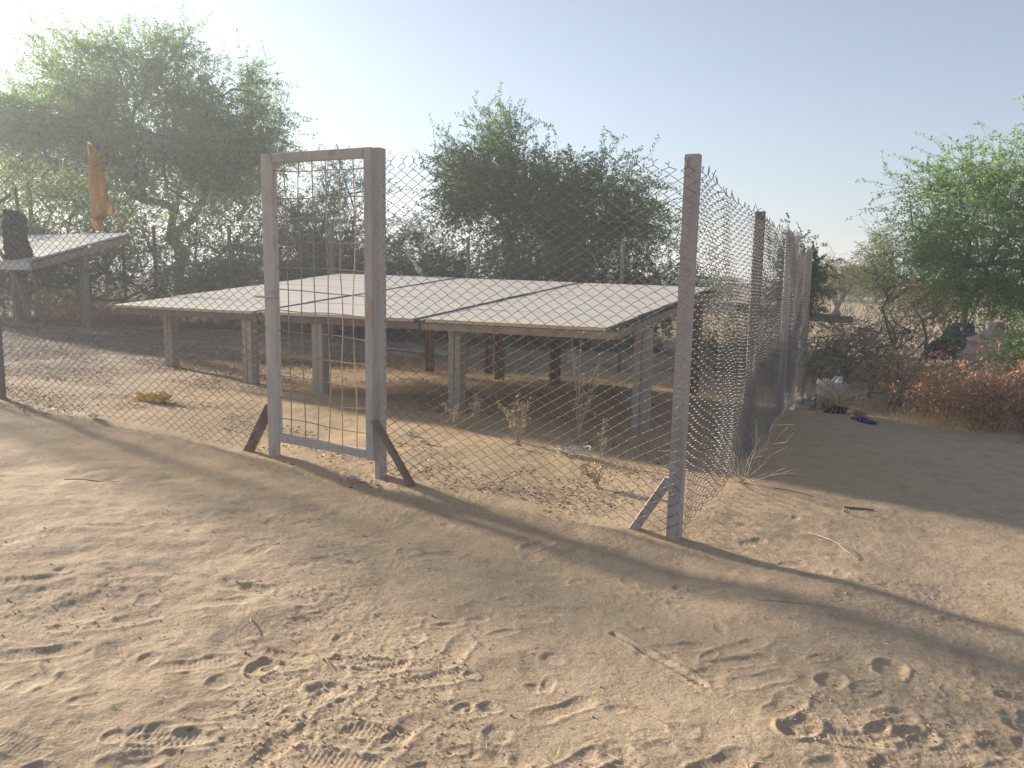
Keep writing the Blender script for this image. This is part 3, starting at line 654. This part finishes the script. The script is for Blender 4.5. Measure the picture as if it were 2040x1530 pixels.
def twigbush():
    p = P(-.15, 1.6); w = thing('bare_twig_bush', 'pale leafless twig bush growing at the foot of the side fence', 'shrub', p); parts = []
    for q in range(20):
        a = rng.uniform(0, 6.28); ln = rng.uniform(.2, .75); d = unit(np.array([math.cos(a)*.7, math.sin(a)*.7, rng.uniform(.15, 1.2)]))
        pts = np.array([p+d*ln*t_+np.array([0, 0, .08*ln*t_*t_])+rng.normal(0, .022, 3)*t_ for t_ in np.linspace(0, 1, 7)])
        parts.append(tube(pts, np.linspace(.0026, .0011, 7), 4))
        for s in range(4):
            i_ = rng.integers(2, 6); d2 = unit(d+rng.normal(0, .5, 3)); parts.append(tube([pts[i_], pts[i_]+d2*.09, pts[i_]+d2*.17+rng.normal(0, .01, 3)], .0014, 3))
    obj('stem', parts, M['paletwig'], w)
twigbush()

# ------------------------------------------------------------------ cloths, rubbish, small things
def ragged(rows, o, ax, thick=.02, seed=0, amp=.03, nc=14, up=ZU, nrm=None):
    """hanging cloth from an outline: rows of (z, left, right) in metres along ax, folded and closed"""
    rows = sorted(rows); zs = np.array([r[0] for r in rows]); l = np.array([r[1] for r in rows]); r_ = np.array([r[2] for r in rows])
    n = 40; z = np.linspace(zs[0], zs[-1], n); li = np.interp(z, zs, l)+.008*vnoise(z*40, z*0, seed)+.015*vnoise(z*15, z*0, seed+4); ri = np.interp(z, zs, r_)+.008*vnoise(z*38+5, z*0, seed+1)
    s = np.linspace(0, 1, nc); X = li[:, None]*(1-s)+ri[:, None]*s; Zg = np.repeat(z[:, None], nc, 1)+.01*vnoise(X*30, z[:, None]*2+0*X, seed+7)
    nrm = nrm if nrm is not None else unit(np.cross(ax, up))
    D = amp*fbm(X*11+seed, Zg*3.0, seed+2, 4, .6)
    e = np.sqrt(np.clip(1-(2*s-1)**2, 0, 1))[None]*thick
    base = np.array(o)+X[..., None]*ax+Zg[..., None]*up
    A_ = base+(D+e)[..., None]*nrm; B_ = base+(D-e)[..., None]*nrm
    idx = np.arange(n*nc).reshape(n, nc); q = np.stack([idx[:-1, :-1], idx[:-1, 1:], idx[1:, 1:], idx[1:, :-1]], -1).reshape(-1, 4)
    return np.concatenate([A_.reshape(-1, 3), B_.reshape(-1, 3)]), np.concatenate([q, q[:, ::-1]+n*nc])
def lump(c, sx, sy, sz, seed, jag=.35, rot=0, n=18, m=10):
    """crumpled closed lump"""
    th = np.linspace(0, 2*math.pi, n, endpoint=False); ph = np.linspace(.12, math.pi-.12, m)
    T_, Ph = np.meshgrid(th, ph); x = np.sin(Ph)*np.cos(T_); y = np.sin(Ph)*np.sin(T_); z = np.cos(Ph)
    k = 1+jag*fbm(x*2.3+seed+z, y*2.3-z, seed, 4, .65); x, y, z = x*k*sx, y*k*sy, z*k*sz
    X = x*math.cos(rot)-y*math.sin(rot); Y = x*math.sin(rot)+y*math.cos(rot)
    V = np.stack([X, Y, z], -1).reshape(-1, 3)+np.array(c); idx = np.arange(n*m).reshape(m, n); nx = np.roll(idx, -1, 1)
    return [(V, np.stack([idx[:-1], idx[1:], nx[1:], nx[:-1]], -1).reshape(-1, 4)), (V, np.array([list(idx[0])])), (V, np.array([list(idx[-1][::-1])]))]
def sheet(c, ax, ay, sx, sy, seed, amp, n=16, thick=.004):
    """crumpled flat scrap with thickness"""
    s = np.linspace(-.5, .5, n); A_, B_ = np.meshgrid(s, s); ax = np.array(ax, float); ay = np.array(ay, float); nn = unit(np.cross(ax, ay))
    if nn[2] < 0: nn = -nn
    A2_ = A_*(1+.18*vnoise(B_*6, B_*0+seed, seed)); B2_ = B_*(1+.18*vnoise(A_*6, A_*0+seed, seed+3))
    d = amp*np.abs(fbm(A_*4+seed, B_*4, seed, 3))
    Pp = np.array(c)+(A2_*sx)[..., None]*ax+(B2_*sy)[..., None]*ay+d[..., None]*nn
    idx = np.arange(n*n).reshape(n, n); q = np.stack([idx[:-1, :-1], idx[:-1, 1:], idx[1:, 1:], idx[1:, :-1]], -1).reshape(-1, 4)
    return np.concatenate([(Pp+nn*thick).reshape(-1, 3), Pp.reshape(-1, 3)]), np.concatenate([q, q[:, ::-1]+n*n])

# ochre cloth over the left front fence (outline rows: height over sand, left, right)
oc = P(5.08, 0)-NF*.06; k_ = 6.75/1560
rows = [(-.0, .10, .16), (.05, .07, .19), (.13, .085, .23), (.15, .10, .34), (.20, .08, .36), (.28, .075, .34), (.42, .07, .27), (.48, .065, .28), (.50, .055, .27), (.55, .02, .25), (.62, .015, .24), (.66, .06, .23), (.74, .04, .20), (.80, .02, .17), (.86, .0, .13), (.90, .03, .09)]
rows = [(z*.80, a*.85+.01, b*.85+.01) for z, a, b in rows]
single('ochre_cloth', [ragged(rows, oc+ZU*1.62, -E1v, .012, 5, .045, 26, nrm=-NF)], M['orange'], 'ragged ochre cloth hanging on the fence at the left', 'cloth', smooth=True)
# black cloth on crossed poles at the far left
bx_, by_ = -8.95, 14.65; b0 = np.array([bx_, by_, G(bx_, by_)])
rk = thing('pole_rack', 'crossed wooden poles carrying the black cloth at the far left', 'poles', b0)
obj('pole', tube([b0+[.0, 0, -.1], b0+[-.28, 0, .9], b0+[-.75, 0, 1.75]], .035, 7), M['wood'], rk)
obj('pole', tube([b0+[.15, .1, -.1], b0+[-.02, .1, 1.0], b0+[-.22, .1, 2.0], b0+[-.25, .1, 2.55]], .03, 7), M['wood'], rk)
obj('pole', tube([b0+[-1.3, .05, 1.85], b0+[-.3, .05, 2.42]], .03, 7), M['wood'], rk)
obj('pole', tube([b0+[-1.2, -.05, 1.70], b0+[-.4, -.05, 2.05]], .025, 7), M['wood'], rk)
rows = [(0, .25, .40), (.25, .10, .42), (.33, .06, .60), (.5, .02, .55), (.9, .03, .46), (1.05, .06, .50), (1.15, .08, .46), (1.22, .10, .25)]
single('black_cloth', [ragged(rows, b0+[-.48, -.06, .92], np.array([1., 0, 0]), .05, 15, .05, nrm=np.array([0, -1., 0]))], M['black'], 'black garment hanging from the crossed poles at the far left', 'cloth', smooth=True)
for q, (x0, x1, dy) in enumerate(((-.9, .05, 0), (-.1, .55, -.5))):
    a, b = b0+[x0, dy, 0], b0+[x1, dy-.25, 0]; a[2] = G(a[0], a[1])+.04; b[2] = G(b[0], b[1])+.05
    single('log', [tube([a, (a+b)/2+[0, 0, .03], b], [.05, .045, .035], 8)], M['wood'], ('dark log lying left of the crossed poles', 'short dark log lying right of the crossed poles')[q], 'log')
# foam
p = P(5.54, .87); single('foam_chunk', lump(p+ZU*.045, .19, .075, .05, 3, .4, A1+.1, 26, 14), M['foam'], 'torn yellow foam chunk lying on the sand inside the left fence', 'foam')
# white plastic tangle, scraps
def tangle(label, p, r, mat, n=26):
    parts = []
    for q in range(n):
        c = p+np.array([rng.normal(0, r*.5), rng.normal(0, r*.4), rng.uniform(.0, r*.3)]); a = rng.uniform(0, 6.28); l = rng.uniform(.4, 1)*r
        t_ = np.linspace(-1, 1, 6); parts.append(tube(c+np.stack([np.cos(a+t_)*l*.6, np.sin(a+t_)*l*.6, .02+.25*r*np.cos(t_*1.4)*rng.uniform(.2, 1)], 1), .0045, 4))
    return single('string_tangle', parts, M[mat], label, 'rubbish')
tangle('whitish plastic string tangle on the sand below the tall dry stalk', P(1.29, 1.62), .12, 'white')
p = P(1.75, 1.5); tangle('small grey string scrap left of the plastic tangle', p, .05, 'grey', 8)
for q, (u, v, s, mat, lab) in enumerate(((2.75, 1.35, .09, 'white', 'white plastic scrap on the sand seen through the gate'), (2.45, 1.12, .10, 'white', 'crumpled clear wrapper by the foot of the gate, inside'), (5.2, -.05, .10, 'white', 'pale scrap at the bottom of the left fence'), (10.3, 5.2, .14, 'white', 'white scrap near the far fence at the left'), (2.28, -.12, .10, 'white', 'whitish scrap at the base of the right gate post'), (-.9, 1.2, .045, 'white', 'tiny pale scrap on the path beside the side fence'))):
    p = P(u, v); single('plastic_scrap', [sheet(p+ZU*.008, E1v, E2v, s, s*.5, 30+q, .025)], M[mat], lab, 'rubbish')
# grey pipe
a, b = P(7.3, 7.9, .03), P(6.1, 7.9, .03); a2 = P(7.9, 7.7, .05)
single('plastic_pipe', [tube([a2, a, (a+b)/2+[0, 0, .01], b], .026, 10)], M['pipe'], 'long grey plastic pipe on the ground under the solar table', 'pipe', smooth=True)
p = P(1.75, 4.9); single('concrete_block', [box(p+ZU*.06, E1v, E2v, ZU, .14, .2, .16), box(p+ZU*.145, E1v, E2v, ZU, .10, .15, .02)], M['concrete'], 'small concrete block beside the right table leg', 'block')
p = P(.45, 4.6); single('concrete_slab', [box(p+ZU*.05, E1v, E2v, ZU, .25, .6, .13), box(p+ZU*.12, E1v, E2v, ZU, .2, .5, .02)], M['concrete'], 'low concrete slab inside the side fence', 'slab')
# rag on the third side post
p = P(0, 5.44, 2.12)+NS*.03
single('white_rag', [ragged([(0, .06, .08), (.06, .05, .10), (.14, .03, .12), (.16, -.02, .09), (.24, .02, .12), (.30, .05, .10)], p-[.02, 0, .24], np.array([1., -.1, 0]), .012, 41, .05, 24)], M['white'], 'whitish plastic rag caught on top of the third side post', 'rag', smooth=True)
# rubbish by the brush
RB = [('plastic_bag', 'blue plastic bag flattened on the path edge', 'bag', -.93, 5.94, .11, .055, .03, 'blue'), ('paper_scrap', 'crumpled cream paper at the foot of the last fence post', 'rubbish', -.05, 7.0, .10, .08, .14, 'cream'),
      ('rag', 'dark red rag in the rubbish by the last fence post', 'rag', -.35, 7.1, .16, .1, .07, 'redrag'), ('plastic_bag', 'clear plastic bag snagged in the rubbish heap', 'bag', -.45, 7.4, .16, .12, .2, 'white'),
      ('rag', 'grey rag bundle in the rubbish heap', 'rag', -.25, 6.85, .22, .14, .10, 'grey'), ('plastic_bag', 'small white bag at the front of the rubbish heap', 'bag', -.05, 6.55, .12, .09, .09, 'white'),
      ('cardboard', 'brown cardboard scrap behind the blue plastic bag', 'cardboard', -.85, 6.35, .17, .1, .08, 'cream'), ('rag', 'dark rag lying right of the rubbish heap', 'rag', -.6, 6.5, .12, .08, .05, 'black')]
for q, (nm, lab, cat, u, v, sx, sy, sz, mt) in enumerate(RB):
    p = P(u, v); single(nm, lump(p+ZU*sz*.55, sx, sy, sz, 50+q*3, .75, rng.uniform(0, 3), 26, 14), M[mt], lab, cat)
# hanging blanket and cloths under the right trees
p = np.array([7.15, 12.1, G(7.15, 12.1)])
single('pink_blanket', [ragged([(0, .0, .95), (.35, -.05, .95), (.65, .08, .92), (.80, .30, .85), (.92, .40, .52)], p+[-.15, 0, .32], np.array([1., .15, 0]), .03, 61, .10, 20)], M['pink'], 'faded pink blanket draped over branches at the right edge', 'blanket', smooth=True)
for q, (x, y, z, w, h, mt, lab) in enumerate(((9.7, 17.3, .45, .22, .55, 'blue', 'blue cloth hanging beside the dark trunk under the bright tree'), (10.05, 17.5, .5, .3, .5, 'blue', 'second blue cloth hanging deeper under the bright tree'), (8.6, 16.3, .25, .7, .4, 'black', 'black tarp sagging under the hanging dead branch'), (10.4, 15.2, .55, .16, .55, 'rose', 'pink rag hanging right of the pink blanket'), (9.15, 16.6, .55, .25, .4, 'grey', 'pale rag hanging left of the blue cloth'))):
    g0 = G(x, y); single('hanging_cloth', [ragged([(0, .1*w, w), (h*.5, 0, w*.9), (h, w*.2, w*.8)], (x, y, g0+z), np.array([1., 0, 0]), .03, 70+q, .06)], M[mt], lab, 'cloth', smooth=True)
    single('hanging_stick', [tube([(x-.2, y+.04, g0-.1), (x+.1*w, y+.04, g0+z+h*.7), (x+w*.6, y+.04, g0+z+h+.12)], .02, 6)], M['wood'], 'stick holding up the '+lab.split(' hanging')[0].split(' sagging')[0]+' '+lab.split(' ', 2)[2].split(' ', 1)[-1] if False else ('stick behind the blue cloth nearest the trunk', 'stick behind the deeper blue cloth', 'stick holding the black tarp', 'stick holding the pink rag', 'stick holding the pale rag')[q], 'stick')
# fallen rail and house far away
x, y = 8.0, 21.5; single('fallen_trunk', [tube([(x-1.9, y-.2, G(x-1.9, y)+.95), (x-.6, y, G(x, y)+.85), (x+1.4, y+.3, G(x+1.4, y)+.75)], [.12, .13, .10], 8)], M['bark'], 'dark fallen trunk propped across behind the bare shrubs', 'trunk')
hx, hy = 27.0, 62.0; hz_ = G(hx, hy)
hb = thing('mud_house', 'small mud-walled house on the far sand right of the tan tree', 'house', (hx, hy, hz_))
obj('wall', box((hx, hy, hz_+.6), (1, 0, 0), (0, 1, 0), (0, 0, 1), 4.2, 3.4, 2.6), M['mud'], hb)
obj('roof', box((hx, hy, hz_+1.98), (1, 0, 0), (0, 1, 0), (0, 0, 1), 4.5, 3.7, .16), M['concrete'], hb)
obj('door', box((hx-.6, hy-1.71, hz_+.7), (1, 0, 0), (0, 1, 0), (0, 0, 1), .9, .06, 1.9), M['wood'], hb)
obj('window', box((hx+1.1, hy-1.71, hz_+1.1), (1, 0, 0), (0, 1, 0), (0, 0, 1), .7, .06, .6), M['wood'], hb)

# bird on the high edge of the solar table
xb, yb = W(6.42, 7.3); zb_ = 1.045+.004*5.2+(7.3-2.48)*(.0735+.0035*5.2)+.045
bd = thing('bird', 'small pale dove perched on the far edge of the solar table', 'bird', (xb, yb, zb_))
prof = [(-.13, .010), (-.09, .016), (-.05, .034), (0, .048), (.045, .05), (.08, .036), (.105, .022), (.125, .026), (.15, .027), (.168, .014)]
axd = unit(np.array([-.55, -.1, .85])); ax1 = unit(np.cross(axd, ZU)); ax2 = np.cross(axd, ax1); c0 = np.array([xb, yb, zb_+.085])
a = np.arange(10)*.6283; V = np.array([c0+axd*s+r*(np.cos(q)*ax1+np.sin(q)*ax2) for s, r in prof for q in a]); idx = np.arange(100).reshape(10, 10); nx = np.roll(idx, -1, 1)
obj('body', [(V, np.stack([idx[:-1], nx[:-1], nx[1:], idx[1:]], -1).reshape(-1, 4)), (V, np.array([list(idx[0][::-1])])), (V, np.array([list(idx[-1])]))], M['bird'], bd, True)
hd = c0+axd*.15; obj('beak', tube([hd+np.array([-.02, 0, .0]), hd+np.array([-.055, 0, -.008])], [.006, .001], 5), M['birddark'], bd)
for s in (-1, 1): obj('leg', tube([c0+ax1*s*.018-axd*.01, np.array([xb+ax1[0]*s*.018, yb+ax1[1]*s*.018, zb_-.005])], .004, 5), M['birddark'], bd)
obj('tail', box(c0-axd*.16, ax1, ax2, axd, .04, .008, .11), M['bird'], bd)

# notable sticks on the sand
def stick(label, x0, y0, x1, y1, r, mat, lift=.0):
    n = 8; t_ = np.linspace(0, 1, n); x = x0+(x1-x0)*t_+.012*vnoise(t_*4+x0*9, t_*0, 3); y = y0+(y1-y0)*t_+.012*vnoise(t_*4+y0*7, t_*0, 8)
    z = np.maximum(GH(x, y)+r*.6, 0*x-9)+lift*np.sin(t_*math.pi)
    return single('stick', [tube(np.stack([x, y, z], 1), np.linspace(r, r*.5, n), 5)], M[mat], label, 'stick')
stick('long pale twig on the sand right of the corner post', 1.87, 4.72, 1.98, 4.28, .0032, 'paletwig', .03)
stick('thin dark twig lying in the right foreground', 1.20, 3.62, 1.60, 3.54, .0018, 'wood')
stick('upright-looking pale straw in the left foreground', -1.06, 3.06, -1.04, 2.84, .0028, 'straw', .02)
stick('short pale straw in front of the middle', -.71, 2.80, -.63, 2.70, .0025, 'straw', .01)
stick('dark twig on the path in the shade', 1.98, 5.75, 2.22, 5.58, .004, 'wood', .01)
stick('dark bark piece lying on the shaded path', 2.35, 5.35, 2.55, 5.36, .009, 'wood')
stick('dark stick on the sand at the left', -2.95, 5.05, -2.6, 5.08, .004, 'wood')

# ------------------------------------------------------------------ loose cover nobody could count
rng = np.random.default_rng(99)
def scatter(n, r0, r1, a0, a1):
    r = 1/rng.uniform(1/r1, 1/r0, n); a = np.radians(rng.uniform(a0, a1, n)); return np.sin(a)*r, np.cos(a)*r
x, y = scatter(22000, 2.0, 11, -46, 46)
k = fbm(x*1.6+9, y*1.6, 31, 3)+.5*fbm(x*5, y*5, 77, 2)+rng.normal(0, .35, len(x)) > .15; x, y = x[k], y[k]
s = np.minimum(rng.lognormal(-5.95, .45, len(x)), .010)
o = obj('sand_crumbs', octas(np.stack([x, y, GH(x, y)+s*.35], 1), s), M['crumb']); tag(o, 'small crumbs and clods scattered over the trodden sand', 'crumbs', kind='stuff')
def bits(x, y, lmin, lmax, wd, name, label, mat, cat, lift=.01):
    n = len(x); B = np.stack([x, y, GH(x, y)+.004+rng.uniform(0, lift, n)], 1); a = rng.uniform(0, 6.28, n)
    D = unit(np.stack([np.cos(a), np.sin(a), rng.normal(.1, .25, n)], 1)); S = unit(np.cross(D, ZU+rng.normal(0, .5, (n, 3))))
    o = obj(name, blades(B, D, S, rng.uniform(lmin, lmax, n), wd*rng.uniform(.5, 1.5, n)), M[mat]); tag(o, label, cat, kind='stuff')
u = rng.uniform(.3, 17, 150000); v = rng.uniform(-.2, 11, 150000); x = CX+u*E1[0]+v*E2[0]; y = CY+u*E1[1]+v*E2[1]
k = 1.1*fbm(x*.9, y*1.3, 55, 4, .6)+.95*sst(4.0, 7.5, u)+.35*sst(2, 7, v)-.22*(1-sst(2.5, 5, u))+rng.normal(0, .22, len(x)) > .55
bits(x[k], y[k], .015, .045, .006, 'leaf_litter', 'brown fallen leaves and stems covering the yard', 'litter', 'litter', .02)
x, y = scatter(2600, 2.0, 9, -44, 44); bits(x, y, .02, .10, .0011, 'straw_bits', 'fine straw bits strewn over the sand', 'straw', 'straw', .004)
def grassy(cx, cy, sx, sy, n, h, name, label, mat='straw'):
    x = cx+rng.normal(0, sx, n); y = cy+rng.normal(0, sy, n); B = np.stack([x, y, GH(x, y)-.01], 1); a = rng.uniform(0, 6.28, n); l = rng.uniform(.3, 1, n)*h
    t_ = np.linspace(0, 1, 4); d = np.stack([np.cos(a), np.sin(a)], 1)*rng.uniform(.1, .6, n)[:, None]
    Pp = B[:, None]+np.concatenate([d[:, None]*(l[:, None]*t_**1.5)[..., None], (l[:, None]*t_)[..., None]], -1)
    o = obj(name, tubes(Pp, np.linspace(.0026, .001, 4)[None], 3), M[mat]); tag(o, label, 'dry grass', kind='stuff')
grassy(4.55, 10.6, .45, .25, 700, .32, 'dry_grass', 'dry straw grass around the rubbish heap')
grassy(5.4, 9.6, .7, .25, 700, .22, 'dry_grass', 'dry grass at the foot of the dead brush')
grassy(-9.6, 18.3, 1.3, .5, 2600, .85, 'dry_grass', 'tall rusty dry grass below the steeper solar table', 'leafdry')
grassy(6.5, 13.5, 1.6, .9, 1500, .25, 'dry_grass', 'dry brown ground cover behind the bare shrubs', 'leafdry')

# ------------------------------------------------------------------ dusty air
HAZE = 0.0038
if HAZE:
    V, Fb = box((0, 0, 3.5), (1, 0, 0), (0, 1, 0), (0, 0, 1), 1860, 1860, 19)
    m = bpy.data.materials.new('dusty_air'); m.use_nodes = True; t = m.node_tree; t.nodes.remove(t.nodes['Principled BSDF'])
    pv = t.nodes.new('ShaderNodeVolumePrincipled'); pv.inputs['Color'].default_value = (.90, .93, .98, 1); pv.inputs['Density'].default_value = HAZE; pv.inputs['Anisotropy'].default_value = .30
    t.links.new(pv.outputs[0], t.nodes['Material Output'].inputs['Volume'])
    hzb = obj('haze', (V, Fb), m); tag(hzb, 'pale dusty air over the whole place', 'haze', kind='stuff')
GROUPS = {'thorn_bush': 'thorn bushes around the far fence', 'thorn_tree': 'thorn trees around the yard', 'chain_link_fence': 'stretches of fence round the yard', 'gate_post': 'posts of the gate',
          'dry_weed': 'dry weeds in the yard', 'stick': 'loose sticks on the sand', 'solar_table': 'solar tables in the yard', 'plastic_scrap': 'plastic scraps on the ground', 'string_tangle': 'string tangles on the ground',
          'hanging_cloth': 'cloths hung under the right trees', 'hanging_stick': 'sticks holding cloths', 'rag': 'rags in the rubbish', 'plastic_bag': 'plastic bags in the rubbish', 'dead_brush': 'heaps of dead brush',
          'bare_shrub': 'bare thorn shrubs', 'green_shrub': 'green shrubs on the right', 'grey_shrub': 'grey-green shrubs on the right', 'log': 'logs by the crossed poles'}
for o in scene.objects:
    if o.parent is None and o.name.split('.')[0] in GROUPS and 'label' in o: o['group'] = GROUPS[o.name.split('.')[0]]
print('TRIS', sum(len(o.data.loops)-2*len(o.data.polygons) for o in scene.objects if o.type == 'MESH'), 'OBJ', len(scene.objects))
print('UNIQ', sum(len(m.loops)-2*len(m.polygons) for m in bpy.data.meshes if m.users))
